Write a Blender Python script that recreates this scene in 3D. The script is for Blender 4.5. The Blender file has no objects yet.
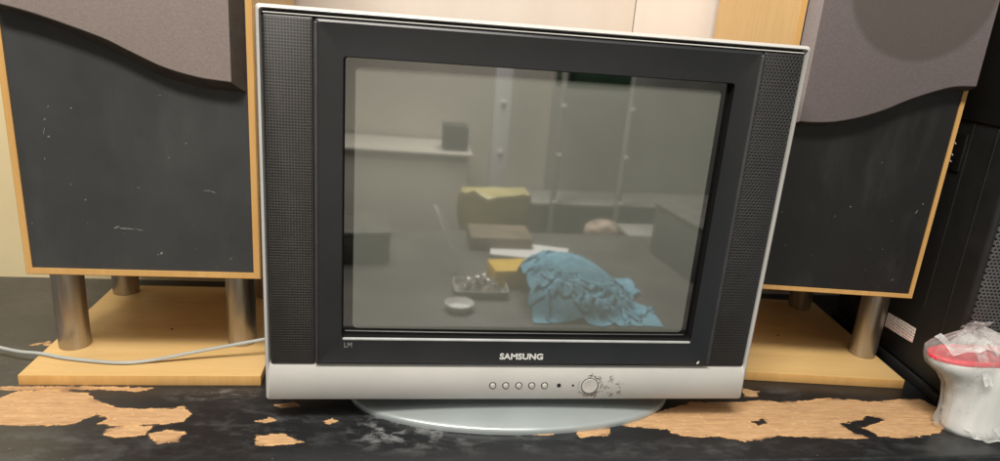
import bpy, bmesh, math, random
import numpy as np
from mathutils import Vector, Matrix, noise
random.seed(7)
S = bpy.context.scene
C = S.collection
R = math.radians

# ------------------------------------------------------------------ helpers
def link(name, me, m, parent=None, smooth=True, ang=35):
    o = bpy.data.objects.new(name, me); C.objects.link(o)
    if m: me.materials.append(m)
    if parent: o.parent = parent
    if smooth:
        for p in me.polygons: p.use_smooth = True
        try: me.set_sharp_from_angle(angle=R(ang))
        except Exception: pass
    return o
def bmo(name, bm, m, parent=None, smooth=True, ang=35):
    bmesh.ops.recalc_face_normals(bm, faces=bm.faces)
    me = bpy.data.meshes.new(name); bm.to_mesh(me); bm.free()
    return link(name, me, m, parent, smooth, ang)
def tag(o, label=None, cat=None, group=None, kind=None):
    if label: o['label'] = label
    if cat: o['category'] = cat
    if group: o['group'] = group
    if kind: o['kind'] = kind
    return o
def empty(name, loc=(0, 0, 0), rz=0):
    o = bpy.data.objects.new(name, None); C.objects.link(o)
    o.location = loc; o.rotation_euler = (0, 0, rz); o.empty_display_size = .05
    return o
def box(bm, x0, x1, y0, y1, z0, z1, bev=0.0, seg=2):
    r = bmesh.ops.create_cube(bm, size=1)
    vs = r['verts']
    for v in vs:
        v.co = Vector(((x0+x1)/2+v.co.x*(x1-x0), (y0+y1)/2+v.co.y*(y1-y0), (z0+z1)/2+v.co.z*(z1-z0)))
    if bev > 0:
        es = list({e for v in vs for e in v.link_edges})
        bmesh.ops.bevel(bm, geom=es, offset=bev, segments=seg, profile=.5, affect='EDGES')
    return bm
def loft(bm, loops, closed=True, cap0=False, cap1=False):
    L = [[bm.verts.new(p) for p in lp] for lp in loops]
    n = len(L[0])
    for a, b in zip(L, L[1:]):
        for i in range(n if closed else n-1):
            j = (i+1) % n
            try: bm.faces.new((a[i], a[j], b[j], b[i]))
            except ValueError: pass
    if cap0: bm.faces.new(L[0])
    if cap1: bm.faces.new(L[-1])
    return L
def rrect(x0, x1, z0, z1, r, y, k=5):
    pts = []
    for cx, cz, a0 in ((x1-r, z1-r, 0), (x0+r, z1-r, 90), (x0+r, z0+r, 180), (x1-r, z0+r, 270)):
        for i in range(k+1):
            a = R(a0+90*i/k); pts.append((cx+r*math.cos(a), y, cz+r*math.sin(a)))
    return pts
def lathe(bm, prof, n=48, c=(0, 0, 0), sx=1, sy=1, cap0=True, cap1=True):
    loops = [[(c[0]+r*sx*math.cos(2*math.pi*i/n), c[1]+r*sy*math.sin(2*math.pi*i/n), c[2]+z) for i in range(n)] for r, z in prof]
    return loft(bm, loops, True, cap0, cap1)
def disc_y(bm, cx, cz, prof, n=32):          # lathe about the Y axis: prof = (radius, y)
    loops = [[(cx+r*math.cos(2*math.pi*i/n), y, cz+r*math.sin(2*math.pi*i/n)) for i in range(n)] for r, y in prof]
    loft(bm, loops, True, False, True)
def tube(bm, pts, rad, n=10):
    pts = [Vector(p) for p in pts]; loops = []
    up = Vector((0, 0, 1))
    for i, p in enumerate(pts):
        t = (pts[min(i+1, len(pts)-1)]-pts[max(i-1, 0)]).normalized()
        u = up if abs(t.z) < .9 else Vector((1, 0, 0))
        a = t.cross(u).normalized(); b = a.cross(t).normalized()
        loops.append([tuple(p+a*rad*math.cos(2*math.pi*k/n)+b*rad*math.sin(2*math.pi*k/n)) for k in range(n)])
    loft(bm, loops, True, True, True)
def smooth_path(P, n=12):
    P = [Vector(p) for p in P]; P = [2*P[0]-P[1]]+P+[2*P[-1]-P[-2]]; out = []
    for i in range(1, len(P)-2):
        for k in range(n):
            t = k/n; a, b, c, d = P[i-1:i+3]
            out.append(.5*((2*b)+(c-a)*t+(2*a-5*b+4*c-d)*t*t+(3*b-a-3*c+d)*t**3))
    out.append(P[-2]); return out

# ------------------------------------------------------------------ materials
class NT:
    def __init__(s, name):
        s.m = bpy.data.materials.new(name); s.m.use_nodes = True
        s.t = s.m.node_tree; s.b = s.t.nodes['Principled BSDF']; s.out = s.t.nodes['Material Output']
        s.tc = s.t.nodes.new('ShaderNodeTexCoord')
    def n(s, typ, **kw):
        x = s.t.nodes.new(typ)
        for k, v in kw.items(): setattr(x, k, v)
        return x
    def l(s, a, b): s.t.links.new(a, b)
    def inp(s, x, sock, v):
        if hasattr(v, 'is_output') or isinstance(v, bpy.types.NodeSocket): s.l(v, x.inputs[sock])
        else: x.inputs[sock].default_value = v
    def math(s, op, a, b=0.0, c=0.0, clamp=False):
        x = s.n('ShaderNodeMath', operation=op, use_clamp=clamp)
        for i, v in enumerate((a, b, c)): s.inp(x, i, v)
        return x.outputs[0]
    def mapped(s, scale=(1, 1, 1), rot=(0, 0, 0)):
        x = s.n('ShaderNodeMapping'); s.l(s.tc.outputs['Object'], x.inputs[0])
        x.inputs['Scale'].default_value = scale; x.inputs['Rotation'].default_value = rot
        return x.outputs[0]
    def noise(s, scale, detail=4, rough=.55, vec=None, dist=0):
        x = s.n('ShaderNodeTexNoise'); s.l(vec or s.tc.outputs['Object'], x.inputs['Vector'])
        x.inputs['Scale'].default_value = scale; x.inputs['Detail'].default_value = detail
        x.inputs['Roughness'].default_value = rough; x.inputs['Distortion'].default_value = dist
        return x.outputs[0]
    def ramp(s, v, a, b, lo=0.0, hi=1.0):
        x = s.n('ShaderNodeMapRange', clamp=True)
        for k, q in zip(range(5), (v, a, b, lo, hi)): s.inp(x, k, q)
        return x.outputs[0]
    def mix(s, f, a, b):
        x = s.n('ShaderNodeMix', data_type='RGBA')
        s.inp(x, 0, f)
        for k, v in ((6, a), (7, b)):
            if isinstance(v, tuple): v = (*v[:3], 1)
            s.inp(x, k, v)
        return x.outputs[2]
    def bump(s, h, strength=.3, dist=.001):
        x = s.n('ShaderNodeBump'); s.inp(x, 'Height', h)
        x.inputs['Strength'].default_value = strength; x.inputs['Distance'].default_value = dist
        s.l(x.outputs[0], s.b.inputs['Normal']); return x
    def set(s, **kw):
        for k, v in kw.items():
            k = k.replace('_', ' ')
            if isinstance(v, tuple) and len(v) == 3: v = (*v, 1)
            s.inp(s.b, k, v)
        return s
def plain(name, col, rough=.5, metal=0.0, var=.12, nscale=30, bump=0.0, spec=.5):
    t = NT(name)
    f = t.ramp(t.noise(nscale, 5), .3, .7)
    c = t.mix(f, tuple(x*(1-var) for x in col), tuple(min(1, x*(1+var)) for x in col))
    t.set(Base_Color=c, Roughness=t.ramp(t.noise(nscale*1.7, 4), .3, .7, max(.02, rough-.07), rough+.07), Metallic=metal)
    t.b.inputs['Specular IOR Level'].default_value = spec
    if bump: t.bump(t.noise(nscale*25, 2), bump, .0006)
    return t.m
def wood(name, c0, c1, axis='X', rough=.42):
    t = NT(name)
    sc = {'X': (2.5, 30, 30), 'Z': (30, 30, 2.5), 'Y': (30, 2.5, 30)}[axis]
    v = t.mapped(sc)
    g = t.noise(1.3, 6, .6, v, .6)
    fine = t.noise(9, 3, .6, v)
    blot = t.noise(6, 3)
    c = t.mix(t.ramp(g, .3, .72), c0, c1)
    c = t.mix(t.ramp(fine, .45, .75, 0, .25), c, tuple(x*.72 for x in c0))
    c = t.mix(t.ramp(blot, .35, .7, 0, .22), c, tuple(x*1.12 for x in c1))
    t.set(Base_Color=c, Roughness=t.ramp(fine, .3, .7, rough-.06, rough+.1))
    t.bump(fine, .08, .0005)
    return t.m
M = {}
M['silver'] = plain('silver_paint', (.50, .49, .47), .48, .08, .06, 12)
M['stand_silver'] = plain('stand_silver', (.36, .40, .405), .34, .35, .05, 10)
M['dark_gap'] = plain('dark_plastic', (.012, .012, .013), .5, 0, .2)
M['ridge'] = plain('highlight_ridge', (.040, .040, .042), .36, 0, .2, 40)  # highlight along the bezel edge, painted in as a lighter grey
M['matte'] = plain('matte_black', (.006, .006, .006), .8, 0, .1, spec=.15)
M['housing'] = plain('housing_plastic', (.03, .03, .032), .55, 0, .15, 20, .1)
M['logo'] = plain('logo_silver', (.72, .72, .70), .35, .2, .05)
M['button'] = plain('button_silver', (.47, .455, .43), .5, .05, .06, 60)
M['beech'] = wood('beech_veneer', (.55, .36, .145), (.62, .42, .185), 'X')
M['beech_side'] = wood('beech_side', (.70, .455, .18), (.76, .505, .215), 'Z')
M['beech_edge'] = wood('beech_edge', (.50, .28, .09), (.60, .355, .13), 'Z')
M['scratch'] = plain('bare_scratch', (.20, .20, .19), .7, 0, .3, 400)
t = NT('brushed_steel')
v = t.mapped((60, 60, 3)); g = t.noise(3, 5, .6, v)
t.set(Base_Color=t.mix(t.ramp(g, .3, .7), (.36, .325, .28), (.47, .43, .375)), Metallic=.85, Roughness=t.ramp(g, .3, .7, .28, .48)); M['steel'] = t.m
# bezel: satin near-black plastic with dust specks
t = NT('bezel_plastic')
n1 = t.noise(9, 4); sp = t.noise(420, 1)
c = t.mix(t.ramp(n1, .3, .7), (.0115, .0125, .015), (.0165, .0175, .020))
c = t.mix(t.ramp(sp, .79, .83, 0, .4), c, (.25, .25, .24))
t.set(Base_Color=c, Roughness=t.ramp(n1, .3, .7, .34, .44)); t.bump(t.noise(900, 2), .06, .0004); M['bezel'] = t.m
# perforated grille: square lattice of little raised rims and dark holes (object space, real size)
def perforated(name, pitch, dark, light, stag, amt=1.0):
    t = NT(name)
    sep = t.n('ShaderNodeSeparateXYZ'); t.l(t.tc.outputs['Object'], sep.inputs[0])
    u = t.math('DIVIDE', sep.outputs[0], pitch); w = t.math('DIVIDE', sep.outputs[2], pitch*(.866 if stag else 1))
    if stag:
        row = t.math('FLOOR', w); u = t.math('ADD', u, t.math('MULTIPLY', t.math('MODULO', t.math('ABSOLUTE', row), 2.0), .5))
    fu = t.math('SUBTRACT', t.math('FRACT', u), .5); fw = t.math('SUBTRACT', t.math('FRACT', w), .5)
    d = t.math('SQRT', t.math('ADD', t.math('MULTIPLY', fu, fu), t.math('MULTIPLY', fw, fw)))
    hole = t.ramp(d, .27, .36, 1, 0)
    wear = t.ramp(t.noise(45, 4, .65), .3, .7, .55, 1.0)
    col = t.mix(hole, t.mix(wear, dark, light), tuple(x*.22 for x in dark))
    t.set(Base_Color=col, Roughness=.42)
    t.bump(t.math('SUBTRACT', 1.0, hole), .6*amt, .0008)
    return t.m
M['tv_grille'] = perforated('tv_speaker_perforation', .0031, (.013, .0125, .012), (.037, .034, .032), False)
M['pa_grille'] = perforated('steel_mesh_perforation', .0056, (.012, .012, .012), (.11, .11, .112), True)
M['tv_grille_coarse'] = perforated('tv_speaker_perforation_coarse', .0042, (.010, .010, .011), (.034, .033, .033), True)
# picture tube glass
t = NT('tube_glass')
c = t.mix(t.ramp(t.noise(3, 2), .3, .7), (.110, .115, .100), (.120, .124, .108))
sep = t.n('ShaderNodeSeparateXYZ'); t.l(t.tc.outputs['Object'], sep.inputs[0])   # phosphor area inside a black glass border
qx = t.math('MAXIMUM', t.math('SUBTRACT', t.math('ABSOLUTE', t.math('SUBTRACT', sep.outputs[0], .0015)), .203-.006), 0.0)
qz = t.math('MAXIMUM', t.math('SUBTRACT', t.math('ABSOLUTE', t.math('SUBTRACT', sep.outputs[2], .2755)), .1500-.006), 0.0)
dd = t.math('SUBTRACT', t.math('SQRT', t.math('ADD', t.math('MULTIPLY', qx, qx), t.math('MULTIPLY', qz, qz))), .006)
c = t.mix(t.ramp(dd, -.0006, .0006), c, (.004, .004, .004))
t.set(Base_Color=c, Roughness=.034, IOR=2.5); t.b.inputs['Specular IOR Level'].default_value = .5
M['glass'] = t.m
# baffle: black painted board with scuffs
def baffle(name, k):
    t = NT(name)
    n1 = t.noise(7, 5, .6); wi = t.noise(11, 6, .7, t.mapped((1, 1, .35)), .3); sp = t.noise(150, 2, .5)
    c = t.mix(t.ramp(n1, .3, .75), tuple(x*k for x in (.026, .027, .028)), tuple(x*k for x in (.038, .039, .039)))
    c = t.mix(t.ramp(wi, .52, .80, 0, .20), c, (.13, .13, .125))
    c = t.mix(t.ramp(sp, .765, .80, 0, .5), c, (.22, .215, .2))
    t.set(Base_Color=c, Roughness=t.ramp(n1, .3, .7, .42, .58)); t.bump(t.noise(500, 3), .12, .0005)
    return t.m
M['baffle'] = baffle('baffle_black', 1.15)  # haze of light on the left board put in as a lighter colour
M['baffle_dark'] = baffle('baffle_black_right', .27)  # darker copy of the board, without that haze
# grille cloth, darker where the woofer shows through
def cloth(name, centre, rad, c0, c1):
    t = NT(name)
    f = t.noise(330, 3, .7); b = t.noise(5, 3)
    c = t.mix(t.ramp(f, .3, .7), c0, c1)
    c = t.mix(t.ramp(b, .3, .7, 0, .2), c, tuple(x*.75 for x in c0))
    if centre:
        sep = t.n('ShaderNodeSeparateXYZ'); t.l(t.tc.outputs['Object'], sep.inputs[0])
        dx = t.math('SUBTRACT', sep.outputs[0], centre[0]); dz = t.math('SUBTRACT', sep.outputs[2], centre[1])
        d = t.math('SQRT', t.math('ADD', t.math('MULTIPLY', dx, dx), t.math('MULTIPLY', dz, dz)))
        c = t.mix(t.ramp(d, rad-.004, rad+.003, .62, 0), c, (.075, .066, .055))
    t.set(Base_Color=c, Roughness=.95); t.b.inputs['Specular IOR Level'].default_value = .15
    t.b.inputs['Sheen Weight'].default_value = .15
    t.bump(f, .35, .0008)
    return t.m
M['cloth_l'] = cloth('grille_cloth', None, 0, (.235, .192, .178), (.285, .238, .222))
M['cloth_r'] = cloth('grille_cloth_right', (-.100, .564), .092, (.135, .112, .115), (.168, .142, .145))
M['cloth_side'] = cloth('grille_cloth_side', None, 0, (.24, .205, .205), (.29, .25, .25))
M['foam_edge'] = plain('grille_frame_edge', (.055, .043, .036), .8, 0, .2, 60)
# wall
t = NT('wall_panel')
c = t.mix(t.ramp(t.noise(2.2, 4), .3, .7), (.68, .60, .545), (.74, .675, .615))
c = t.mix(t.ramp(t.noise(18, 5, .6, t.mapped((1, 1, .1))), .45, .75, 0, .25), c, (.55, .46, .38))
t.set(Base_Color=c, Roughness=.55); t.bump(t.noise(160, 3), .05, .001); M['wall'] = t.m
# table: black paint worn through to the wood; 'peel' and 'dust' are fields stored on the mesh
t = NT('worn_black_table')
a = t.n('ShaderNodeAttribute', attribute_name='peel'); dz = t.n('ShaderNodeAttribute', attribute_name='dust')
vx = t.mapped((.55, 1, 1))
d = t.math('ADD', a.outputs['Fac'], t.math('MULTIPLY', t.math('SUBTRACT', t.noise(70, 5, .62, vx), .5), .0062))
d = t.math('ADD', d, t.math('MULTIPLY', t.math('SUBTRACT', t.noise(170, 4, .68, t.mapped((.4, 1, 1))), .5), .0125))
d = t.math('ADD', d, t.math('MULTIPLY', t.math('SUBTRACT', t.noise(520, 3, .6, vx), .5), .0035))
chips = t.ramp(t.noise(62, 3, .6, vx), .735, .75)
mask = t.math('MAXIMUM', t.ramp(d, -.0002, .0004), t.math('MULTIPLY', chips, 0.0))
rim = t.math('MULTIPLY', t.ramp(d, -.0022, -.0004), t.math('SUBTRACT', 1.0, mask))
gv = t.mapped((5, 90, 60)); g1 = t.noise(2.2, 7, .65, gv, .8); g2 = t.noise(11, 4, .6, gv)
wd = t.mix(t.ramp(g1, .28, .75), (.41, .24, .115), (.62, .40, .21))
wd = t.mix(t.ramp(g2, .46, .66, 0, .6), wd, (.29, .15, .07))
wd = t.mix(t.ramp(t.noise(140, 4), .58, .74, 0, .5), wd, (.75, .52, .32))
wd = t.mix(t.ramp(t.noise(34, 7, .72, t.mapped((.35, 2.6, 1))), .52, .68, 0, .55), wd, (.28, .15, .07))
wd = t.mix(t.ramp(t.math('ABSOLUTE', d), .0, .0030, .65, 0), wd, (.74, .42, .17))
n1 = t.noise(5, 5, .6)
pb = t.mix(t.ramp(n1, .3, .7), (.009, .0095, .011), (.019, .020, .022))
ds = t.noise(30, 9, .75, t.mapped((.7, 1.3, 1)), .25); fl = t.noise(240, 3, .65)
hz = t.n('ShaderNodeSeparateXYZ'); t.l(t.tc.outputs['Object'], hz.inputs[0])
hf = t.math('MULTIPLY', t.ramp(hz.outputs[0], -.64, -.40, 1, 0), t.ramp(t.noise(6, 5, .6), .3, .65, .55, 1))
pb = t.mix(t.math('MULTIPLY', hf, .8), pb, (.068, .066, .060))  # glare over the left end of the table, painted in as lighter paint
dustf = t.math('MULTIPLY', t.ramp(ds, .48, .64), dz.outputs['Fac'])
pb = t.mix(t.math('MULTIPLY', dustf, .60, 0, True), pb, (.34, .345, .35))
pb = t.mix(t.ramp(fl, .70, .74, 0, .7), pb, (.33, .33, .32))
pb = t.mix(t.ramp(t.noise(14, 8, .72, t.mapped((.35, 6, 1)), .2), .58, .80, 0, .14), pb, (.16, .16, .165))
thin = t.math('MULTIPLY', t.ramp(d, .0, .007, 1, 0), t.ramp(t.noise(48, 5, .7, t.mapped((.5, 1.6, 1))), .50, .60))
wd = t.mix(t.math('MULTIPLY', thin, .75), wd, (.09, .05, .03))
pb = t.mix(t.math('MULTIPLY', rim, .35), pb, (.10, .07, .05))
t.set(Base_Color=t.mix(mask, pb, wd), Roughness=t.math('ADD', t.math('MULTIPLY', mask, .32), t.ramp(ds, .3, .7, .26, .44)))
h = t.math('ADD', t.math('MULTIPLY', t.math('SUBTRACT', 1.0, t.ramp(d, -.0012, .0006)), 1.0), t.math('MULTIPLY', t.noise(240, 3), .18))
t.bump(h, .55, .0010); M['table'] = t.m
M['pa_side'] = plain('moulded_black_plastic', (.012, .0122, .0125), .5, 0, .2, 14, .35)
M['pa_gloss'] = plain('smooth_black_plastic', (.008, .008, .008), .32, 0, .2, 14)
M['cable'] = plain('grey_cable', (.36, .38, .37), .45, 0, .08, 40)
M['white_mark'] = plain('white_mark', (.5, .5, .5), .5)
t = NT('warning_sticker')
sep = t.n('ShaderNodeSeparateXYZ'); t.l(t.tc.outputs['Object'], sep.inputs[0])
ln = t.ramp(t.math('FRACT', t.math('DIVIDE', sep.outputs[2], .0046)), .45, .55)
wr = t.ramp(t.noise(600, 1, .5, t.mapped((1, 1, .35))), .42, .50)
top = t.ramp(sep.outputs[2], .064, .066)
ink = t.mix(top, (.72, .10, .08), (.35, .15, .14))
t.set(Base_Color=t.mix(t.math('MULTIPLY', t.math('MULTIPLY', ln, wr), .75), (.95, .92, .88), ink), Roughness=.5); M['sticker'] = t.m
M['jug'] = plain('white_jug_plastic', (.86, .865, .84), .5, 0, .03, 20)
M['red'] = plain('red_lid_plastic', (.78, .045, .07), .4, 0, .08, 40)
t = NT('clear_bag')
tr = t.n('ShaderNodeBsdfTransparent'); tr.inputs[0].default_value = (.97, .97, .97, 1)
lw = t.n('ShaderNodeLayerWeight'); lw.inputs[0].default_value = .35
fac = t.ramp(lw.outputs['Facing'], .2, 1.0, .16, .70)
cr = t.noise(38, 5, .62, t.mapped((1, 1, .45)), .5)
fac = t.math('ADD', fac, t.ramp(cr, .50, .72, 0, .26), clamp=True)
mx = t.n('ShaderNodeMixShader'); t.l(fac, mx.inputs[0]); t.l(tr.outputs[0], mx.inputs[1]); t.l(t.b.outputs[0], mx.inputs[2]); t.l(mx.outputs[0], t.out.inputs[0])
t.set(Base_Color=(.72, .73, .72), Roughness=.2); t.bump(cr, .8, .004); M['bag'] = t.m
M['room'] = plain('painted_room', (.60, .57, .50), .7, 0, .06, 2)
M['floor'] = plain('grey_floor', (.10, .095, .09), .5, 0, .2, 3)
M['steel_grey'] = plain('grey_steel', (.36, .355, .32), .5, 0, .2, 3)
M['dark_box'] = plain('dark_card', (.075, .074, .068), .7, 0, .3, 8)
M['yellow'] = plain('yellow_card', (.80, .52, .05), .6, 0, .1, 12)
M['yellow_bag'] = plain('yellow_plastic', (.46, .40, .17), .5, 0, .2, 9)
M['paper'] = plain('white_paper', (.78, .78, .76), .7, 0, .04, 9)
M['orange'] = plain('orange_plastic', (.75, .2, .1), .6)
t = NT('blue_towel'); f = t.noise(19, 5, .7, t.mapped((1, 2.2, 1)), .8)
t.set(Base_Color=t.mix(t.ramp(f, .38, .62), (.13, .37, .52), (.26, .54, .69)), Roughness=.9); t.bump(t.noise(260, 3), .4, .003); M['towel'] = t.m
M['bench'] = plain('bench_top', (.095, .09, .08), .5, 0, .35, 5)

# ------------------------------------------------------------------ table (setting)
def poly_sdf(px, py, poly):
    n = len(poly); d = np.full(px.shape, 1e9); ins = np.zeros(px.shape, bool)
    for i in range(n):
        x0, y0 = poly[i]; x1, y1 = poly[(i+1) % n]
        ex, ey = x1-x0, y1-y0; L = ex*ex+ey*ey+1e-12
        tt = np.clip(((px-x0)*ex+(py-y0)*ey)/L, 0, 1)
        d = np.minimum(d, np.hypot(px-x0-tt*ex, py-y0-tt*ey))
        cond = (y0 > py) != (y1 > py)
        ins ^= cond & (px < (x1-x0)*(py-y0)/(y1-y0+1e-12)+x0)
    return np.where(ins, d, -d)
PEEL = [
 [(-0.75,.066),(-0.66,.062),(-0.625,.065),(-0.609,.079),(-0.576,.082),(-0.529,.074),(-0.514,.058),(-0.496,.049),(-0.478,.038),(-0.444,.037),(-0.419,.039),(-0.409,.044),(-0.392,.028),(-0.397,.009),(-0.416,.005),(-0.443,.003),(-0.466,.001),(-0.49,.006),(-0.482,.02),(-0.5,.025),(-0.515,.006),(-0.539,.004),(-0.566,.003),(-0.594,.005),(-.66,.004),(-.75,.01)],
 [(-0.478,-.006),(-0.466,.001),(-0.428,.001),(-0.431,-.017),(-0.459,-.021),(-0.475,-.017)],
 [(-0.428,-.016),(-0.411,-.006),(-0.388,-.012),(-0.391,-.029),(-0.411,-.036)],
 [(-0.70,.088),(-0.591,.091),(-0.521,.091),(-0.455,.087),(-0.47,.077),(-0.519,.083),(-0.576,.081),(-0.70,.080)],
 [(0.13,-.004),(0.169,.012),(0.21,.03),(0.254,.05),(0.335,.05),(0.36,.055),(0.387,.05),(0.419,.052),(0.463,.06),(0.497,.057),(0.529,.049),(0.588,.057),(0.612,.057),(0.621,.035),(0.60,-.01),(0.575,-.028),(0.531,-.037),(0.508,-.039),(0.478,-.034),(0.477,-.024),(0.461,-.006),(0.444,-.001),(0.449,-.026),(0.466,-.038),(0.428,-.039),(0.369,-.034),(0.335,-.031),(0.313,-.04),(0.283,-.041),(0.26,-.032),(0.22,-.032),(0.197,-.023),(0.197,-.016),(0.162,-.009)],
 [(-0.309,-.019),(-0.279,-.016),(-0.253,-.034),(-0.272,-.040),(-0.304,-.038)],
 [(0.017,-.016),(0.048,-.013),(0.047,-.025),(0.019,-.025)],
 [(0.076,-.019),(0.095,-.009),(0.122,-.011),(0.116,-.026),(0.078,-.030)],
 [(-0.300,.046),(-0.275,.053),(-0.267,.043),(-0.291,.038)],
 [(-0.315,.010),(-0.299,.018),(-0.287,.012),(-0.303,.005)],
 [(-0.235,.009),(-0.224,.015),(-0.218,.007),(-0.229,.002)],
 [(0.350,.087),(0.369,.078),(0.360,.064),(0.341,.064)],
 [(-.66,.20),(-.64,.215),(-.62,.197),(-.60,.205),(-.62,.191),(-.642,.205)],
 [(-.60,.195),(-.575,.195),(-.57,.188),(-.59,.188)],
]
HOLES = [[(0.318,.001),(0.330,.004),(0.340,.010),(0.341,-.004),(0.325,-.008)],
         [(0.455,-.001),(0.482,.005),(0.498,.015),(0.518,.003),(0.49,-.007),(0.474,-.015),(0.460,-.011)]]
xs = np.concatenate([np.linspace(-1.3, -.76, 12), np.arange(-.75, .7001, .0025), np.linspace(.71, 1.3, 14)])
ys = np.concatenate([np.arange(-.077, .1001, .0025), np.arange(.106, .25, .006), np.linspace(.26, .455, 14)])
X, Y = np.meshgrid(xs, ys)
peel = np.full(X.shape, -.05)
for p in PEEL: peel = np.maximum(peel, poly_sdf(X, Y, p))
for h in HOLES: peel = np.minimum(peel, -poly_sdf(X, Y, h)+.0005)
dust = np.zeros(X.shape)
for cx, cy, rx, ry, k in ((-.155, -.012, .045, .038, 1.5), (-.085, -.010, .045, .030, 1.3), (-.11, -.012, .095, .045, .8), (-.02, -.035, .10, .03, .35), (-.375, .072, .060, .020, .8), (-.30, .0, .12, .06, .22),
                          (.48, -.055, .2, .02, .15), (-.66, .16, .12, .1, .2), (.42, .075, .1, .02, .2), (-.55, -.04, .2, .04, .22), (.2, -.055, .2, .02, .2)):
    dust = np.maximum(dust, k*np.clip(1.25-np.hypot((X-cx)/rx, (Y-cy)/ry), 0, 1))
ny, nx = X.shape
def yb(x): return 0.0
verts = [(float(x), float(y), 0.0) for y, x in ((Y[j, i], X[j, i]) for j in range(ny) for i in range(nx))]
faces = [(j*nx+i, j*nx+i+1, (j+1)*nx+i+1, (j+1)*nx+i) for j in range(ny-1) for i in range(nx-1)]
# front edge: small rounding, then the front face, back and ends
def skirt(row, off):
    base = len(verts)
    for (dy, dzz) in off:
        for k in row: x, y, z = verts[k]; verts.append((x, y+dy, dzz))
    n = len(row); prev = list(row)
    for q in range(len(off)):
        cur = [base+q*n+k for k in range(n)]
        for k in range(n-1): faces.append((prev[k+1], prev[k], cur[k], cur[k+1]))
        prev = cur
skirt(list(range(nx)), [(-.0012, -.0004), (-.0022, -.0016), (-.0026, -.003), (-.0026, -.036), (.5, -.036)])
me = bpy.data.meshes.new('table'); me.from_pydata(verts, [], faces)
for nm, arr in (('peel', peel), ('dust', dust)):
    at = me.attributes.new(nm, 'FLOAT', 'POINT')
    full = np.full(len(verts), -.05 if nm == 'peel' else .1, np.float32); full[:nx*ny] = arr.ravel(); at.data.foreach_set('value', full)
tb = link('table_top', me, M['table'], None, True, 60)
tag(tb, 'black painted table top worn through to bare wood along its front', 'table', kind='structure')

# back wall with one vertical panel joint
bm = bmesh.new()
box(bm, -.3480, .2355, .456, .50, -.8, 1.6, .0012, 2)
box(bm, .2375, 1.6, .456, .50, -.8, 1.6, .0012, 2)
box(bm, .2300, .2430, .470, .49, -.8, 1.6)
tag(bmo('back_wall', bm, M['wall']), kind='structure')
t = NT('cream_wall'); t.set(Base_Color=t.mix(t.ramp(t.noise(3, 4), .3, .7), (.66, .55, .33), (.73, .62, .39)), Roughness=.55)
bm = bmesh.new(); box(bm, -1.6, -.3500, .456, .50, -.8, 1.6, .0012, 2); tag(bmo('back_wall', bm, t.m), kind='structure')

# ------------------------------------------------------------------ television
tv = empty('television', (0, .09, 0)); tv.matrix_world = Matrix.Translation((0, .09, 0))
tag(tv, 'silver framed tube television with black bezel and perforated side speakers', 'television')
OFF = Vector((0, -.09, 0))
def tvp(name, bm, m, parent=None, smooth=True, ang=35):
    if parent is None: bmesh.ops.translate(bm, verts=bm.verts, vec=OFF); parent = tv
    else: bmesh.ops.translate(bm, verts=bm.verts, vec=OFF)
    return bmo(name, bm, m, parent, smooth, ang)
x0, x1, zb, zt = -.3005, .2985, .0335, .481
bm = bmesh.new()
loft(bm, [rrect(x0+.004, x1-.004, zb+.006, zt-.004, .012, .075), rrect(x0, x1, zb, zt, .004, .06), rrect(x0, x1, zb, zt, .0035, .006),
          rrect(x0+.0008, x1-.0008, zb+.001, zt-.0008, .0033, .0022), rrect(x0+.0026, x1-.0026, zb+.0030, zt-.0022, .003, .0),
          rrect(x0+.0042, x1-.0042, zb+.037, zt-.0034, .004, -.0006), rrect(x0+.0052, x1-.0052, zb+.0475, zt-.0044, .0035, .0034),
          rrect(x0+.0056, x1-.0056, zb+.0485, zt-.0048, .0035, .012)])
tvp('frame', bm, M['silver'], ang=50)
bm = bmesh.new()
box(bm, x0+.006, x1-.006, .010, .03, zb+.048, zt-.005)
# keep the fascia backing hollow where the tube sits: four bars instead of one plate
bm.free(); bm = bmesh.new()
fz0, fz1 = zb+.0475, zt-.0045
box(bm, x0+.005, -.225, .009, .03, fz0, fz1); box(bm, .225, x1-.005, .009, .03, fz0, fz1)
box(bm, -.2245, .2245, .0095, .029, fz0, .105); box(bm, -.2245, .2245, .0095, .029, .445, fz1)
tvp('fascia_backing', bm, M['dark_gap'])
# thin silver trim line under the top rim
bm = bmesh.new(); box(bm, x0+.0075, x1-.0075, .0012, .006, zt-.0088, zt-.0074, .0005, 1); tvp('trim_strip', bm, M['silver'])
# centre bezel: raised edge, front, then a deep slope down to the glass
bm = bmesh.new()
bz0, bz1 = zb+.0490, zt-.0100
loft(bm, [rrect(-.2435, .2435, bz0, bz1, .004, .010), rrect(-.2432, .2432, bz0, bz1, .004, .0005), rrect(-.2425, .2425, bz0+.001, bz1-.001, .004, -.0010),
          rrect(-.2395, .2395, bz0+.004, bz1-.003, .004, -.0022), rrect(-.2370, .2370, bz0+.006, bz1-.005, .004, -.0016),
          rrect(-.2138, .2154, .1160, .4356, .004, -.0014), rrect(-.2130, .2146, .1168, .4348, .004, -.0006)])
tvp('bezel', bm, M['bezel'], ang=25)
bm = bmesh.new(); loft(bm, [rrect(-.2130, .2146, .1168, .4348, .004, -.0006), rrect(-.2126, .2142, .1172, .4344, .004, .003), rrect(-.2124, .2140, .1174, .4342, .004, .013)]); tvp('bezel_recess', bm, M['matte'])
for xr in (-.2408, .2408):
    bm = bmesh.new(); box(bm, xr-.0022, xr+.0022, -.0040, .0, bz0+.004, bz1-.003, .0018, 3); tvp('edge_ridge', bm, M['ridge'])
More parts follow.
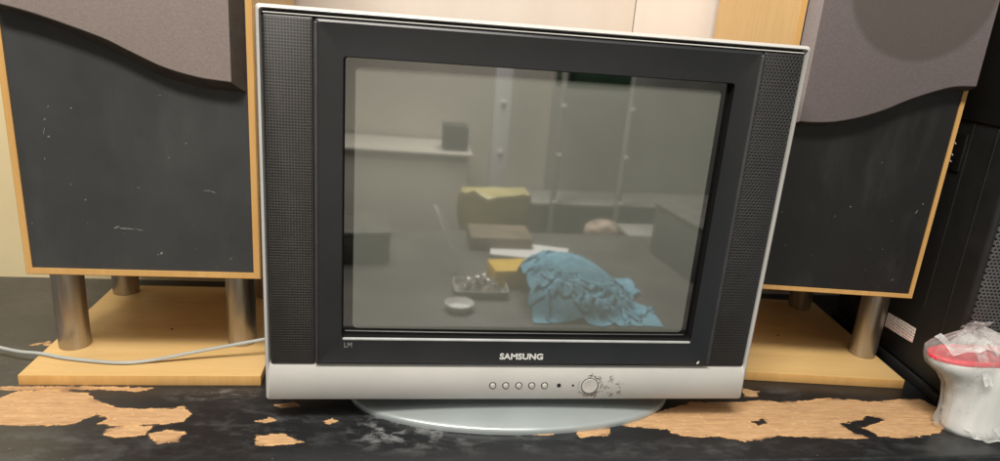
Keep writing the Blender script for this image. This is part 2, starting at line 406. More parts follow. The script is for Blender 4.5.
# lip along the bottom of the opening, its highlight painted in as bright grey
bm = bmesh.new(); box(bm, -.2118, .2134, -.0022, .0012, .1148, .1174, .0008, 2); tvp('screen_lip', bm, plain('highlight_lip', (.42, .43, .43), .4, .1, .12, 60))
# glass, very slightly bulged
bm = bmesh.new(); nxg, nzg = 24, 18
loops = []
for j in range(nzg+1):
    z = .112+(.436-.112)*j/nzg; row = []
    for i in range(nxg+1):
        x = -.216+.432*i/nxg; u, w = x/.216, (z-.274)/.162
        row.append((x, .0092-.0012*(1-u*u)*(1-.25*w*w)-.0006*(1-w*w), z))
    loops.append(row)
loft(bm, loops, closed=False); tvp('screen', bm, M['glass'], ang=80)
for nm, a, b in (('speaker_grille', x0+.0070, -.2440), ('speaker_grille', .2440, x1-.0070)):
    bm = bmesh.new()
    loft(bm, [rrect(a, b, bz0-.0006, bz1, .002, .008), rrect(a, b, bz0-.0006, bz1, .002, .0022), rrect(a+.0015, b-.0015, bz0+.001, bz1-.0015, .002, .0010)], cap1=True)
    tvp(nm, bm, M['tv_grille'] if a < 0 else M['tv_grille_coarse'])
# lettering
def text_mesh(name, body, width, height, centre, m, parent, off=0.0, depth=.0003, rot=(R(90), 0, 0)):
    cu = bpy.data.curves.new(name, 'FONT'); cu.body = body; cu.size = 1; cu.extrude = .02; cu.offset = off; cu.resolution_u = 3
    to = bpy.data.objects.new(name+'_curve', cu); C.objects.link(to)
    dg = bpy.context.evaluated_depsgraph_get(); me = bpy.data.meshes.new_from_object(to.evaluated_get(dg))
    bpy.data.objects.remove(to); bpy.data.curves.remove(cu)
    co = np.array([v.co[:] for v in me.vertices]); mn, mx_ = co.min(0), co.max(0)
    mat = Matrix.Rotation(rot[2], 4, 'Z') @ Matrix.Rotation(rot[0], 4, 'X')
    for v in me.vertices:
        p = Vector(((v.co.x-(mn[0]+mx_[0])/2)/(mx_[0]-mn[0])*width, (v.co.y-(mn[1]+mx_[1])/2)/(mx_[1]-mn[1])*height, v.co.z/.02*depth))
        v.co = (mat @ p)+Vector(centre)
    return link(name, me, m, parent, False)
lg = text_mesh('logo', 'SAMSUNG', .0535, .0082, (.001, -.0020-.09, .0953), M['logo'], tv, .034)
mk = text_mesh('corner_print', 'LM', .0088, .0060, (-.2055, -.0017-.09, .1086), plain('grey_print', (.20, .20, .19), .5), tv)
# controls on the silver band
for x in (-.0312, -.0150, .0012, .0175, .0337):
    bm = bmesh.new(); disc_y(bm, x, .0550, [(.0044, .001), (.0044, -.0008), (.0040, -.0009)], 24)
    ring = tvp('button_ring', bm, M['dark_gap'])
    bm = bmesh.new(); disc_y(bm, x, .0550, [(.0033, .0), (.0033, -.0019), (.0028, -.0024), (.0015, -.0026)], 24)
    bo = tvp('button', bm, M['button']); 
    ring.parent = bo
bm = bmesh.new(); disc_y(bm, .0520, .0552, [(.0026, .001), (.0026, -.0009), (.0020, -.0010)], 20); tvp('remote_sensor', bm, M['dark_gap'])
bm = bmesh.new(); disc_y(bm, .0700, .0552, [(.0014, .001), (.0014, -.0009), (.0010, -.0010)], 16); tvp('indicator_light', bm, M['dark_gap'])
bm = bmesh.new(); disc_y(bm, .0915, .0545, [(.0112, .001), (.0112, -.0008), (.0104, -.0009)], 40); pr = tvp('power_ring', bm, plain('worn_ring', (.09, .085, .075), .6, 0, .5, 200))
bm = bmesh.new(); disc_y(bm, .0915, .0545, [(.0100, .0), (.0100, -.0010), (.0094, -.0014), (.006, -.0013), (.001, -.0011)], 40); pw = tvp('power_button', bm, M['button'])
pr.parent = pw
# worn print and grime around the power button: thin flecks lying on the band
bm = bmesh.new(); rr = random.Random(3)
def fleck(cx, cz, L, w, a):
    pts = []
    for k in range(7):
        an = 2*math.pi*k/7; q = rr.uniform(.6, 1.1); lx, lz = L*math.cos(an)*q, w*math.sin(an)*q
        pts.append((cx+lx*math.cos(a)-lz*math.sin(a), -.00075-rr.random()*.00005, cz+lx*math.sin(a)+lz*math.cos(a)))
    bm.faces.new([bm.verts.new(p) for p in pts])
for k in range(90):
    a = rr.uniform(-2.6, 1.9); q = rr.gauss(.0142, .0014)
    fleck(.0915+q*math.cos(a), .0545+q*math.sin(a)*.95, rr.uniform(.0005, .0021), rr.uniform(.00025, .0007), a+1.57+rr.uniform(-.7, .7))
for k in range(16): 
    a = rr.uniform(2.5, 4.9); fleck(.0915+.0148*math.cos(a), .0545+.0140*math.sin(a), rr.uniform(.0006, .0015), .0003, a+1.57)
for cx, cz, n_ in ((.1180, .0640, 14), (.1310, .0455, 12), (.1190, .0425, 9), (.1290, .0580, 5), (.100, .0415, 9), (.112, .052, 10)):
    for k in range(n_): fleck(cx+rr.gauss(0, .002), cz+rr.gauss(0, .0022), rr.uniform(.0007, .0022), rr.uniform(.0002, .0006), rr.uniform(0, 3.1))
bmesh.ops.translate(bm, verts=bm.verts, vec=OFF); bmo('worn_print', bm, plain('grime_brown', (.11, .08, .055), .7, 0, .4, 300), tv, False)
# small chip on the bezel corner
bm = bmesh.new(); bm.faces.new([bm.verts.new(p) for p in ((.2262, -.00245, .0885), (.2285, -.00245, .0912), (.2300, -.00245, .0905), (.2288, -.00245, .0872), (.2272, -.00245, .0868))])
tvp('paint_chip', bm, plain('chip_cream', (.75, .66, .55), .6))
# rear housing
bm = bmesh.new()
loft(bm, [rrect(x0+.004, x1-.004, zb+.004, zt-.004, .014, .074), rrect(x0+.02, x1-.02, zb+.006, zt-.012, .03, .13), rrect(-.22, .22, zb+.02, zt-.05, .04, .22),
          rrect(-.15, .15, zb+.03, zt-.12, .04, .30), rrect(-.14, .14, zb+.035, zt-.13, .04, .34)], cap0=True, cap1=True)
tvp('rear_housing', bm, M['housing'])
# oval foot and neck
bm = bmesh.new()
prof = [(1.0, .0), (1.004, .003), (1.0, .0060), (.985, .0078), (.955, .0090), (.85, .0120), (.6, .0170), (.35, .0200), (.1, .021)]
n = 96; fa, fb, fy = .215, .094, .070
loft(bm, [[(fa*r*math.cos(2*math.pi*i/n)+.0075, fy+fb*r*math.sin(2*math.pi*i/n), z) for i in range(n)] for r, z in prof], True, True, True)
foot = tvp('stand_foot', bm, M['stand_silver'], ang=50)
bm = bmesh.new(); loft(bm, [[(a*math.cos(2*math.pi*i/32), .13+b*math.sin(2*math.pi*i/32), z) for i in range(32)] for a, b, z in ((.12, .065, .016), (.10, .05, .03), (.11, .055, .040))], True, True, True)
tvp('stand_neck', bm, M['dark_gap'])

# ------------------------------------------------------------------ wooden loudspeakers on plinths with four steel tubes
def grille(bm_, front, base, yf, yb_, top):
    # outlines run along the lower curve from the left edge to the right edge, closed along the top
    F = [(x, yf, z) for x, z in front]+[(front[-1][0], yf, top-.008), (front[0][0], yf, top-.008)]
    B = [(x, yb_, z) for x, z in base]+[(base[-1][0], yb_, top), (base[0][0], yb_, top)]
    return F, B
def curve_pts(P, n=8):
    q = smooth_path([(x, 0, z) for x, z in P], n); return [(v.x, v.z) for v in q]
def loudspeaker(loc, rz, w, xo, zbot, H, D, front, base, cloth_m, baffle_m, label, marks, edge=.009):
    # local frame: x to the right with 0 at the right front corner, y to the back, z up
    o = empty('loudspeaker', (loc[0], loc[1], 0), rz); tag(o, label, 'loudspeaker', 'pair of wooden loudspeakers')
    L, Rr = -w, 0.0
    bm = bmesh.new()
    loft(bm, [[(L, D, zbot), (Rr, D, zbot), (Rr, D, zbot+H), (L, D, zbot+H)], [(L, .0015, zbot), (Rr, .0015, zbot), (Rr, .0015, zbot+H), (L, .0015, zbot+H)],
              [(L+.0012, 0, zbot+.0012), (Rr-.0012, 0, zbot+.0012), (Rr-.0012, 0, zbot+H-.0012), (L+.0012, 0, zbot+H-.0012)],
              [(L+edge, 0, zbot+edge), (Rr-edge, 0, zbot+edge), (Rr-edge, 0, zbot+H-edge), (L+edge, 0, zbot+H-edge)],
              [(L+edge, .004, zbot+edge), (Rr-edge, .004, zbot+edge), (Rr-edge, .004, zbot+H-edge), (L+edge, .004, zbot+H-edge)]], True, True, False)
    cab = bmo('cabinet', bm, M['beech_side'], o, True, 30)
    cab.data.materials.append(M['beech_edge'])
    for p in cab.data.polygons:
        if p.center.y < .001 or (p.center.y < .0045 and abs(p.normal.y) < .5 and p.area < .01 and p.center.y > .0015): p.material_index = 1
    bm = bmesh.new(); box(bm, L+edge-.0003, Rr-edge+.0003, .0018, .02, zbot+edge-.0003, zbot+H-edge+.0003)
    baf = bm
    top = zbot+H-.02
    F, B = grille(None, curve_pts(front), curve_pts(base), -.020, .0015, top)
    bm = bmesh.new()
    Fi = [(x, -.0205, z) for x, y, z in F]
    inset = [(x*.998-.0002, -.0205, z+.0012) for x, y, z in F]
    loft(bm, [B, [(a[0]*.5+b[0]*.5, -.012, a[2]*.5+b[2]*.5) for a, b in zip(F, B)], F, inset], True, False, True)
    gr = bmo('cloth_grille', bm, cloth_m, o, True, 30)
    gr.data.materials.append(M['foam_edge']); gr.data.materials.append(M['cloth_side'])
    for p in gr.data.polygons:
        if p.normal.x > .35 or p.normal.z < -.3: p.material_index = 1
        elif p.normal.x < -.35: p.material_index = 2
    # white nicks scratched into the black board
    bm = baf; rq = random.Random(int(w*1000))
    for (sx, sz, L, wd_, an) in marks:
        pts = []
        for k in range(9):
            a = 2*math.pi*k/9; q = rq.uniform(.55, 1.15); ex, ez = L*math.cos(a)*q, wd_*math.sin(a)*q
            pts.append((sx+ex*math.cos(an)-ez*math.sin(an), .0017, sz+ex*math.sin(an)+ez*math.cos(an)))
        bm.faces.new([bm.verts.new(p) for p in pts]).material_index = 1
    bo = bmo('baffle', bm, baffle_m, o); bo.data.materials.append(M['scratch'])
    return o
lsp = loudspeaker((-.321, .093), 0, .271, 0, .150, .66, .29,
    [(-.262, .461), (-.249, .459), (-.215, .4515), (-.155, .433), (-.127, .4205), (-.091, .405), (-.055, .3965), (-.021, .3935)],
    [(-.2625, .455), (-.26, .453), (-.222, .4455), (-.144, .4140), (-.103, .3950), (-.061, .3840), (-.03, .3815), (-.0095, .3815)],
    M['cloth_l'], M['baffle'], 'wooden loudspeaker left of the television with pale cloth grille and scuffed black baffle',
    [(-.153, .2110, .010, .0007, -.05), (-.139, .2100, .006, .0005, -.3), (-.164, .2125, .004, .0008, .4), (-.116, .181, .0022, .0012, 1), (-.120, .179, .001, .0008, 0), (-.228, .318, .0015, .0009, .3), (-.201, .352, .0012, .0009, 1), (-.235, .292, .0012, .0007, 1.4), (-.196, .245, .001, .001, 0), (-.06, .262, .005, .0004, .1), (-.052, .2605, .004, .0004, -.3), (-.08, .318, .0012, .0005, 0), (-.105, .372, .0010, .0006, 0), (-.225, .352, .002, .0005, 1.2), (-.232, .325, .006, .0004, 1.3), (-.1, .30, .001, .0006, 0)], edge=.0082)
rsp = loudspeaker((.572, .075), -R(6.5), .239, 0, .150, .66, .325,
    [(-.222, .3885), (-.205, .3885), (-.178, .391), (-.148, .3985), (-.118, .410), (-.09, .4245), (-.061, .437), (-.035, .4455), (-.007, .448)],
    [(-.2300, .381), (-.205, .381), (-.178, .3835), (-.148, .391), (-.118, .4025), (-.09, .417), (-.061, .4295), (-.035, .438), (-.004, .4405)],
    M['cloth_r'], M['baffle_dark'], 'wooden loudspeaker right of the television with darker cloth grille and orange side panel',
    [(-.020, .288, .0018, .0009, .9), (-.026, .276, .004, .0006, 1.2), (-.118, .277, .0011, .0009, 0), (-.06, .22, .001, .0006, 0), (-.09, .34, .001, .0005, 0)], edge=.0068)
def stand(loc, rz, w, D, tubes, label):
    o = empty('speaker_stand', (loc[0], loc[1], 0), rz); tag(o, label, 'speaker stand', 'pair of wooden speaker stands')
    bm = bmesh.new(); box(bm, -w, 0, 0, D, .0, .0145, .001, 2); pl = bmo('base_board', bm, M['beech'], o); pl.data.materials.append(M['beech_edge'])
    for p in pl.data.polygons:
        if abs(p.normal.z) < .5: p.material_index = 1
    for (x, y) in tubes:
        bm = bmesh.new(); lathe(bm, [(.0192, .0147), (.0196, .0155), (.0196, .1485), (.0192, .1495)], 40, (x, y, 0)); bmo('steel_tube', bm, M['steel'], o)
        # screw hole in the board
    bm = bmesh.new(); bmesh.ops.create_circle(bm, cap_ends=True, segments=14, radius=.0022, matrix=Matrix.Translation((-w*.52, D*.45, .0148))); bmo('screw_hole', bm, M['dark_gap'], o)
    return o
stand((-.3245, .0925), 0, .293, .302, [(-.262, .085), (-.045, .1), (-.266, .275), (-.045, .275)], 'beech speaker stand with steel tubes left of the television, cable across its board')
stand((.606, .0855), -R(6), .265, .30, [(-.022, .083), (-.238, .083), (-.040, .272), (-.238, .272)], 'beech speaker stand with steel tubes right of the television')

# grey cable across the left stand
bm = bmesh.new()
tube(bm, smooth_path([(-1.1, .28, .05), (-.82, .205, .026), (-.690, .166, .0185), (-.645, .150, .0175), (-.612, .143, .0180), (-.575, .131, .0178), (-.511, .120, .0178), (-.470, .125, .0190), (-.41, .131, .030), (-.359, .134, .040), (-.325, .138, .0455), (-.29, .15, .047), (-.24, .2, .03), (-.2, .25, .0035), (-.05, .3, .0035)], 10), .0023)
tag(bmo('cable', bm, M['cable']), 'thin grey cable running over the left speaker stand board behind the television', 'cable')

# ------------------------------------------------------------------ black stage loudspeaker at the right
pa = empty('stage_loudspeaker', (.626, .037, 0), -R(6)); tag(pa, 'black plastic stage loudspeaker with perforated metal grille behind the bagged jug', 'loudspeaker')
W, D, H = .36, .31, .64
bm = bmesh.new(); box(bm, 0, W, 0, D, .016, H, .006, 3)
bmo('cabinet', bm, M['pa_side'], pa)
bm = bmesh.new(); box(bm, -.003, W+.003, .004, D+.003, 0, .0155, .003, 2); bmo('plinth', bm, M['pa_side'], pa)
bm = bmesh.new(); box(bm, .008, W-.008, -.003, .004, .03, H-.02, .002, 2); bmo('metal_grille', bm, M['pa_grille'], pa)
bm = bmesh.new(); box(bm, -.0035, .006, .012, D-.02, .398, H-.015, .003, 2); bmo('upper_side_panel', bm, M['pa_gloss'], pa)
bm = bmesh.new(); box(bm, -.0006, .004, .082, .088, .12, .395, .0008, 1); box(bm, -.0006, .004, .035, .040, .05, .395, .0008, 1); bmo('moulded_rib', bm, M['pa_side'], pa)
bm = bmesh.new(); box(bm, -.0030, .004, .088, .130, .325, .380, .002, 2); sk = bmo('socket_panel', bm, M['pa_gloss'], pa)
for z in (.336, .3455, .362):
    bm = bmesh.new()
    tube(bm, [(-.0036, .1090+.0035*math.cos(a), z+.003*math.sin(a)) for a in [R(k) for k in range(20, 170, 18)]], .0008, 6)
    bmo('printed_mark', bm, M['white_mark'], sk)
bm = bmesh.new(); 
P = [(.159, .077), (.086, .0825), (.086, .058), (.160, .052)]
bm.faces.new([bm.verts.new((-.0006, y, z)) for y, z in P]); bmo('warning_sticker', bm, M['sticker'], pa, False)

# ------------------------------------------------------------------ white jug with red lids, and the clear bag round it
jx, jy = .6305, -.018
def jr(a, z, grow=0.0):
    zz = [0, .004, .035, .065, .080, .090, .099, .108]
    rr_ = [.0390, .0425, .0440, .0450, .0452, .0450, .0443, .0435]
    ff = [0, 0, .002, .008, .019, .034, .047, .050]
    r = float(np.interp(z, zz, rr_)); f = float(np.interp(z, zz, ff))
    c = max(0.0, -math.cos(a))
    return r+f*c**3.2+grow
jug = empty('jug', (jx, jy, 0), 0); jug.scale = (1, .66, 1); tag(jug, 'white plastic jug with red lids, wrapped in a clear bag at the right end', 'jug')
bm = bmesh.new(); n = 64
zs = [0, .002, .006, .02, .035, .050, .064, .074, .080, .086, .092, .098, .103, .1075]
rings = [[(jr(2*math.pi*i/n, z)*math.cos(2*math.pi*i/n), jr(2*math.pi*i/n, z)*math.sin(2*math.pi*i/n), z) for i in range(n)] for z in zs]
rings.append([(x*.97, y*.97, .1090) for x, y, z in rings[-1]]); rings.append([(x*.93, y*.93, .107) for x, y, z in rings[-1]])
loft(bm, rings, True, True, True); bmo('body', bm, M['jug'], jug, True, 60)
bm = bmesh.new()
lo = [[(jr(2*math.pi*i/n, .107, g)*math.cos(2*math.pi*i/n), jr(2*math.pi*i/n, .107, g)*math.sin(2*math.pi*i/n), z) for i in range(n)] for g, z in ((.0, .1076), (.0012, .1080), (.0014, .1112), (.0006, .1126), (-.0015, .1132), (-.007, .1132), (-.0085, .1115), (-.012, .1110))]
lo.append([(x*.5, y*.5, .1108) for x, y, z in lo[-1]])
loft(bm, lo, True, True, True); bmo('lid', bm, M['red'], jug, True, 50)
t = NT('crumpled_film')
tr = t.n('ShaderNodeBsdfTransparent'); lw = t.n('ShaderNodeLayerWeight'); lw.inputs[0].default_value = .4
cr = t.noise(60, 5, .65, None, .6)
fac = t.math('ADD', t.ramp(lw.outputs['Facing'], .1, 1.0, .20, .75), t.ramp(cr, .45, .65, 0, .40), clamp=True)
mx = t.n('ShaderNodeMixShader'); t.l(fac, mx.inputs[0]); t.l(tr.outputs[0], mx.inputs[1]); t.l(t.b.outputs[0], mx.inputs[2]); t.l(mx.outputs[0], t.out.inputs[0])
t.set(Base_Color=(.78, .78, .77), Roughness=.18); t.bump(cr, .7, .004); M['film'] = t.m
bg = empty('plastic_bag', (jx, jy, 0)); bg.scale = (1, .70, 1); tag(bg, 'crumpled clear plastic bag wrapped around the white jug', 'bag')
bm = bmesh.new(); n = 110; rings = []
zb_ = [.0008, .004, .012, .022, .033, .044, .055, .065, .074, .082, .090, .098, .106, .113, .119, .125, .131, .137, .142, .147]
for z in zb_:
    ring = []
    k = max(0.0, (z-.122)/.026)
    for i in range(n):
        a = 2*math.pi*i/n
        r = jr(a, min(z, .107), .0036)
        ca, sa = math.cos(a), math.sin(a)
        # wrinkles: long creases plus smaller crumple
        w = noise.noise(Vector((ca*3.1, sa*3.1, z*16)))*.0042+abs(noise.noise(Vector((ca*6+z*18, sa*6, z*9+2))))*.0060-.001+noise.noise(Vector((ca*9+z*40, sa*9, z*22+5)))*.0032+noise.noise(Vector((ca*24, sa*24, z*70)))*.0012
        if z < .024: w += (.024-z)/.024*(.007+.010*noise.noise(Vector((ca*4, sa*4, 2))))
        x, y = (r+w)*ca, (r+w)*sa
        tx, ty = -.040, .004
        s = (1-k)**.75 if k < 1 else 0
        s = max(s, .10)
        ring.append((tx+(x-tx)*s if k > 0 else x, ty+(y-ty)*s if k > 0 else y, max(.0006, z+w*.35*(1-k)+(.012*noise.noise(Vector((ca*4, sa*4, 9)))*k))))
    rings.append(ring)
loft(bm, rings, True, False, True)
# loose flaps at the foot and over the lids
bmo('bag_film', bm, M['bag'], bg, True, 180)
bm = bmesh.new()
def flap(P, q, lift):
    bm = bmesh.new()
    rows = []
    for j in range(7):
        tj = j/6; row = []
        for i in range(9):
            ti = i/8
            p = Vector(P[0]).lerp(Vector(P[1]), ti).lerp(Vector(P[3]).lerp(Vector(P[2]), ti), tj)
            p.z += lift*noise.noise(Vector((ti*4+q, tj*4, q)))+abs(lift)*.5
            p.z = max(p.z, .0007); row.append(tuple(p))
        rows.append(row)
    loft(bm, rows, closed=False); bmo('loose_flap', bm, M['film'], bg, True, 180)
flap([(-.035, -.03, .012), (.015, -.040, .012), (.02, -.058, .001), (-.022, -.050, .001)], 1.3, .005)
flap([(.0, -.040, .014), (.05, -.03, .014), (.07, -.050, .001), (.012, -.062, .001)], 4.1, .006)
flap([(-.06, .004, .142), (-.032, .004, .142), (-.020, -.008, .158), (-.060, -.008, .155)], 6.1, .008)
flap([(-.088, .012, .121), (-.02, .016, .132), (-.018, -.042, .120), (-.086, -.038, .1150)], 2.7, .016)
flap([(-.030, .02, .132), (.045, .026, .134), (.040, -.044, .120), (-.030, -.045, .119)], 8.4, .016)
flap([(-.050, -.022, .128), (-.034, -.024, .127), (-.026, -.052, .082), (-.040, -.054, .084)], 3.9, .008)

# ------------------------------------------------------------------ what the picture tube mirrors: the room in front of the television
bm = bmesh.new(); box(bm, -2.6, 2.6, -2.75, -2.65, -.8, 1.8); tag(bmo('room_wall', bm, M['room']), kind='structure')
bm = bmesh.new(); box(bm, -2.7, 2.7, -2.75, .6, -.86, -.80); tag(bmo('floor', bm, M['floor']), kind='structure')
bench = empty('workbench', (.35, -.72, -.80)); tag(bench, 'dark workbench mirrored in the television screen', 'workbench')
def wb(name, m, *a, parent=bench, bev=.003):
    bm = bmesh.new(); box(bm, *a, bev); bmesh.ops.translate(bm, verts=bm.verts, vec=-Vector(parent.location)); return bmo(name, bm, m, parent)
wb('bench_top', M['bench'], -.75, 1.3, -1.5, -.70, -.255, -.222)
for x in (-.7, 1.25):
    for y in (-1.45, -.75): wb('leg', M['bench'], x-.025, x+.025, y-.025, y+.025, -.80, -.256)
# towel: a sheet of springs dropped in a bunch over a low mound, so that its folds are real ones
def drop_sheet(N, L, squeeze, steps, seed):
    rg = np.random.RandomState(seed); h = L/(N-1)
    U, V = np.meshgrid(np.linspace(-L/2, L/2, N), np.linspace(-L/2, L/2, N))
    nz = np.array([[noise.noise(Vector((U[j, i]*9, V[j, i]*9, seed))) for i in range(N)] for j in range(N)])
    nx_ = np.array([[noise.noise(Vector((U[j, i]*6, V[j, i]*6, seed+9))) for i in range(N)] for j in range(N)])
    ca, sa = 1.0, 0.0
    P = np.stack([U*ca-V*sa, U*sa+V*ca, .05+nz*.05+nx_*.03], -1)
    P[..., :2] *= .86
    Q = P.copy()
    links = [((0, 1), h), ((1, 0), h), ((1, 1), h*2**.5), ((1, -1), h*2**.5), ((0, 2), 2*h), ((2, 0), 2*h)]
    for it in range(steps):
        vel = (P-Q)*.93; Q = P.copy(); P = P+vel; P[..., 2] -= .0005
        if it < steps*.72: P[..., 0] *= 1-squeeze[0]; P[..., 1] *= 1-squeeze[1]; Q[..., 0] *= 1-squeeze[0]; Q[..., 1] *= 1-squeeze[1]
        for k in range(7):
            acc = np.zeros_like(P); cnt = np.zeros(P.shape[:2])
            for (dj, di), r in links:
                ja, jb = slice(0, N-dj), slice(dj, N)
                ia, ib = (slice(0, N-di), slice(di, N)) if di >= 0 else (slice(-di, N), slice(0, N+di))
                A, B = P[ja, ia], P[jb, ib]; D = B-A; ln = np.linalg.norm(D, axis=-1)+1e-9
                st = .5 if r < 1.9*h else .12
                c = D*((ln-r)/ln*st)[..., None]
                acc[ja, ia] += c; acc[jb, ib] -= c; cnt[ja, ia] += 1; cnt[jb, ib] += 1
            P = P+acc/np.maximum(cnt, 1)[..., None]*1.6
            # mound underneath and the bench
            e = np.sqrt(((P[..., 0]+.03)/.12)**2+(P[..., 1]/.10)**2+(np.maximum(P[..., 2], 0)/.012)**2)+1e-9
            push = np.where(e < 1, 1/e, 1)[..., None]
            P = P*np.where(e[..., None] < 1, 1+(push-1)*.6, 1)
            P[..., 2] = np.maximum(P[..., 2], .003)
            P[..., 2] = np.minimum(P[..., 2], .175-.30*np.maximum(0, P[..., 0]))
        low = P[..., 2] < .004
        Q[low] = Q[low]*.3+P[low]*.7
    return P
P_ = drop_sheet(96, .80, (.0058, .0072), 170, 4)
P_[..., 0] -= P_[..., 0].mean(); P_[..., 1] -= P_[..., 1].mean()
wx = np.percentile(np.abs(P_[..., 0]), 97); wy = np.percentile(np.abs(P_[..., 1]), 97)
P_[..., 0] *= .180/wx; P_[..., 1] *= .150/wy
ux, uy = P_[..., 0]/.185, P_[..., 1]/.15
P_[..., 2] = P_[..., 2]*1.3+.118*np.clip(1-(ux+.12)**2*.95-uy**2, 0, 1)**.75*(1-.35*ux)
bm = bmesh.new(); loft(bm, [[(float(.316+p[0]), float(-.87+p[1]), float(-.2215+p[2])) for p in row] for row in P_], closed=False)
bmesh.ops.smooth_vert(bm, verts=bm.verts, factor=.5, use_axis_x=True, use_axis_y=True, use_axis_z=True)
tag(bmo('towel', bm, M['towel'], None, True, 180), 'crumpled light blue towel mirrored at the foot of the television screen', 'towel')
yb_o = empty('carton', (.16, -1.0, -.2215), R(-8)); tag(yb_o, 'yellow carton beside the blue towel in the screen reflection', 'box')
bm = bmesh.new(); box(bm, -.065, .065, -.05, .05, 0, .055, .002, 2); bmo('carton_body', bm, M['yellow'], yb_o)
dh = empty('dish', (-.005, -.80, -.2215)); tag(dh, 'round white dish at the end of the mirrored workbench', 'dish')
bm = bmesh.new(); lathe(bm, [(.028, 0), (.030, .002), (.038, .020), (.036, .021), (.028, .005)], 40); bmo('dish_bowl', bm, M['paper'], dh)
bm = bmesh.new()
loft(bm, [[(.12, -1.22, -.213), (.36, -1.16, -.213), (.40, -1.30, -.215), (.14, -1.38, -.214)], [(.12, -1.22, -.219), (.36, -1.16, -.219), (.40, -1.30, -.221), (.14, -1.38, -.220)]], True, True, True)
tag(bmo('paper_stack', bm, M['paper'], None, False), 'flat stack of white paper behind the mirrored blue towel', 'paper')
bm = bmesh.new(); nn = 28; rows = []
for j in range(14):
    t_ = j/13; ring = []
    for i in range(nn):
        a = 2*math.pi*i/nn; r = (.085+.05*t_)*(1+.18*noise.noise(Vector((math.cos(a)*2, math.sin(a)*2, t_*3))))
        ring.append((.17+r*math.cos(a), -1.62+r*.55*math.sin(a), -.55+.45*t_+.03*noise.noise(Vector((a*2, t_, 3)))))
    rows.append(ring)
loft(bm, rows, True, True, True); tag(bmo('shopping_bag', bm, M['yellow_bag']), 'full yellow plastic bag in the middle of the screen reflection', 'bag')
st = empty('stool', (.17, -1.62, -.80)); tag(st, 'dark stool under the mirrored yellow bag', 'stool')
wb('seat', M['bench'], .0, .34, -1.78, -1.46, -.59, -.555, parent=st)
for x in (.03, .31):
    for y in (-1.75, -1.49): wb('leg', M['bench'], x-.018, x+.018, y-.018, y+.018, -.80, -.5905, parent=st)
red_b = bmesh.new(); bmesh.ops.create_icosphere(red_b, subdivisions=3, radius=.026)
for v in red_b.verts: v.co = v.co*(1+.06*noise.noise(v.co*40))+Vector((.235, -.95, -.196))
tag(bmo('ball', red_b, M['orange']), 'small red ball between the mirrored yellow carton and blue towel', 'ball')
ty = empty('tray', (.06, -.92, -.2215)); tag(ty, 'grey metal tray of crumpled foil behind the mirrored white dish', 'tray')
bm = bmesh.new(); loft(bm, [rrect(-.07, .07, -.05, .05, .012, 0), rrect(-.075, .075, -.055, .055, .014, .022), rrect(-.071, .071, -.051, .051, .012, .022), rrect(-.066, .066, -.046, .046, .01, .004)], True, True, True)
bmesh.ops.rotate(bm, verts=bm.verts, cent=(0, 0, 0), matrix=Matrix.Rotation(R(90), 3, 'X')); bmo('tray_body', bm, M['steel_grey'], ty)
bm = bmesh.new(); rows = []
for j in range(24):
    row = []
    for i in range(30):
        x, y = -.06+.12*i/29, -.042+.084*j/23; e = min(1, 6*min(i/29, 1-i/29), 6*min(j/23, 1-j/23))
        row.append((x, y, .006+e*(.022+.03*abs(noise.noise(Vector((x*40, y*40, 3))))+.012*noise.noise(Vector((x*110, y*110, 1))))))
    rows.append(row)
loft(bm, rows, closed=False); bmo('foil', bm, plain('crumpled_foil', (.5, .48, .44), .35, .6, .3, 40), ty)
bm = bmesh.new(); rows = []
for j in range(12):
    t_ = j/11; a_ = Vector((-.10+.10*t_, -1.30+.22*t_, -.06-.12*t_+.02*math.sin(t_*5)))
    rows.append([(a_.x+.03*k/6*(1.2-t_*.5), a_.y+.01*k, a_.z+.012*math.sin(k*1.1+t_*2)) for k in range(7)])
loft(bm, rows, closed=False); tag(bmo('paper_sheet', bm, M['paper']), 'bent white paper strip leaning in front of the mirrored yellow bag', 'paper')
cb2 = empty('carton', (.16, -1.36, -.2215)); tag(cb2, 'open brown carton on the mirrored workbench under the yellow bag', 'box')
bm = bmesh.new(); box(bm, -.10, .11, -.08, .08, 0, .045, .004, 2); bmo('carton_body', bm, plain('brown_card', (.20, .155, .10), .7, 0, .3, 10), cb2)
for nm, x, y, w_, d_, h_, lab in (('case', .86, -1.18, .30, .30, .17, 'dark flat case with a pale rim at the right of the mirrored workbench'), ('case', -.36, -1.22, .30, .22, .09, 'low dark case at the left of the mirrored workbench')):
    o_ = empty(nm, (x, y, -.2215), R(-7)); tag(o_, lab, 'case')
    bm = bmesh.new(); box(bm, -w_/2, w_/2, -d_/2, d_/2, 0, h_, .006, 2); bmo('case_body', bm, M['dark_box'], o_)
    bm = bmesh.new(); box(bm, -w_/2-.004, w_/2+.004, -d_/2-.004, d_/2+.004, h_+.0005, h_+.012, .003, 2); bmo('case_lid', bm, plain('case_lid', (.12, .115, .10), .5, 0, .3, 20), o_)
gb = empty('box_file', (.72, -2.40, .25)); tag(gb, 'dark green box at the top right of the screen reflection', 'box')
wb('box_body', plain('green_card', (.02, .06, .03), .6), .56, .90, -2.5, -2.35, .262, .36, parent=gb)
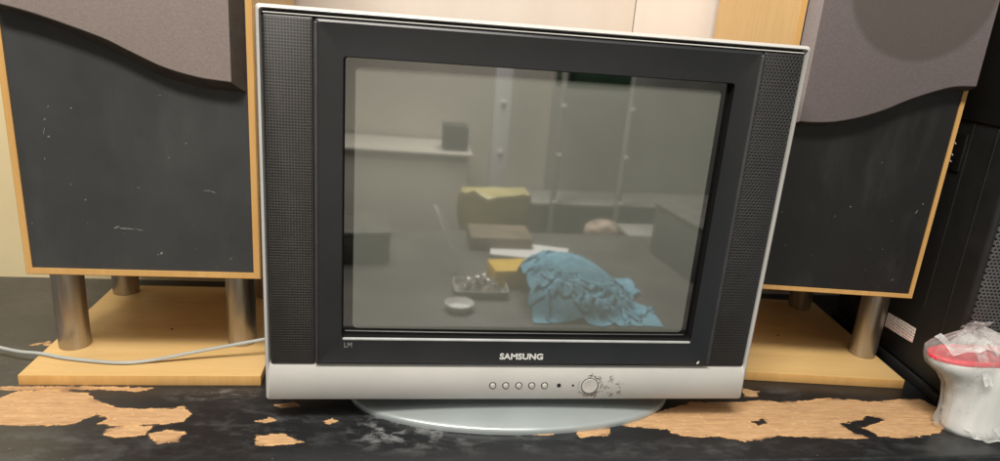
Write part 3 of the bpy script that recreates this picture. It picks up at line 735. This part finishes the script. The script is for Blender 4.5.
# steel shelving with boards, posts and clips
sh = empty('shelf_rack', (.6, -2.45, -.80)); tag(sh, 'grey steel shelf rack mirrored across the upper half of the screen', 'shelf')
for x in (.27, .56, .90):
    hw = .04 if x < .5 else .009
    wb('post', M['paper'] if x < .5 else M['steel_grey'], x-hw, x+hw, -2.33, -2.28, -.80, .75, parent=sh)
    for z in (.18, -.06, -.30): wb('clip', M['paper'], x-.010, x+.014, -2.278, -2.27, z-.009, z+.009, parent=sh, bev=.002)
for z in (-.62, -.33): wb('shelf_board', M['steel_grey'], .30, 1.6, -2.64, -2.34, z-.006, z+.006, parent=sh)
wb('back_panel', M['steel_grey'], .58, 1.6, -2.648, -2.642, -.79, .75, parent=sh)
cb = empty('cupboard', (-.2, -2.45, -.80)); tag(cb, 'pale cupboard with a bright top edge mirrored at the left of the screen', 'cupboard')
wb('body', M['room'], -.60, .12, -2.62, -2.25, -.80, -.09, parent=cb, bev=.004)
wb('top_board', M['room'], -.62, .14, -2.63, -2.23, -.085, -.072, parent=cb)
bx_ = empty('carton', (.06, -2.4, -.06)); tag(bx_, 'small dark carton standing on the mirrored cupboard', 'box')
wb('carton_body', M['dark_box'], .0, .12, -2.45, -2.3, -.0715, .05, parent=bx_)
cr_ = empty('crate', (1.0, -1.75, -.80)); tag(cr_, 'dark crate mirrored at the lower right of the screen', 'crate')
wb('crate_body', M['dark_box'], .80, 1.35, -1.95, -1.55, -.80, -.33, parent=cr_)
wb('crate_rim', M['steel_grey'], .79, 1.36, -1.96, -1.54, -.329, -.31, parent=cr_)
bm = bmesh.new(); bmesh.ops.create_icosphere(bm, subdivisions=3, radius=.07)
for v in bm.verts: v.co = Vector((v.co.x*1.35, v.co.y*.8, v.co.z*.85))*(1+.18*noise.noise(v.co*18))+Vector((.74, -1.98, -.36))
tag(bmo('parcel', bm, plain('pale_parcel', (.42, .33, .25), .7, 0, .6, 25)), 'pale crumpled parcel on the mirrored tall carton', 'parcel')
tc_ = empty('carton', (.72, -2.0, -.80)); tag(tc_, 'tall grey carton under the mirrored parcel', 'box')
wb('carton_body', M['steel_grey'], .62, .785, -2.1, -1.88, -.80, -.42, parent=tc_)

# ------------------------------------------------------------------ light
def area(name, loc, target, sx, sy, power, col):
    l = bpy.data.lights.new(name, 'AREA'); l.shape = 'RECTANGLE'; l.size = sx; l.size_y = sy; l.energy = power; l.color = col
    o = bpy.data.objects.new(name, l); C.objects.link(o); o.location = loc
    o.rotation_euler = (Vector(target)-Vector(loc)).to_track_quat('-Z', 'Y').to_euler(); return o
area('overhead_light', (-.40, -1.10, 1.9), (-.05, .1, .1), 1.0, .26, 66, (1, .94, .84))
area('overhead_light', (-.9, -.1, 1.9), (-.5, .2, .1), .4, 1.0, 6, (1, .93, .80))
room_fill = area('overhead_light', (.2, -2.0, 1.9), (.3, -1.9, -.5), 1.6, .5, 40, (1, .96, .9))  # unseen lamp, added to light the mirrored room
room_fill.data.spread = R(95)
w = bpy.data.worlds.new('World'); S.world = w; w.use_nodes = True
w.node_tree.nodes['Background'].inputs[0].default_value = (.95, .97, 1, 1); w.node_tree.nodes['Background'].inputs[1].default_value = .22

# ------------------------------------------------------------------ camera
cd = bpy.data.cameras.new('camera'); cam = bpy.data.objects.new('camera', cd); C.objects.link(cam)
cd.sensor_width = 36; cd.lens = 680.25/1000*36; cd.clip_start = .02; cd.clip_end = 50
r_ = (.989068, -.126904, .075095); u_ = (-.033973, .299453, .953506); b_ = (-.143491, -.945634, .291869)
cam.matrix_world = Matrix(((r_[0], u_[0], b_[0], -.14859), (r_[1], u_[1], b_[1], -.73420), (r_[2], u_[2], b_[2], .48055), (0, 0, 0, 1)))
S.camera = cam
S.view_settings.view_transform = 'Standard'; S.view_settings.look = 'None'; S.view_settings.exposure = 0; S.view_settings.gamma = 1
S.cycles.transparent_max_bounces = 16
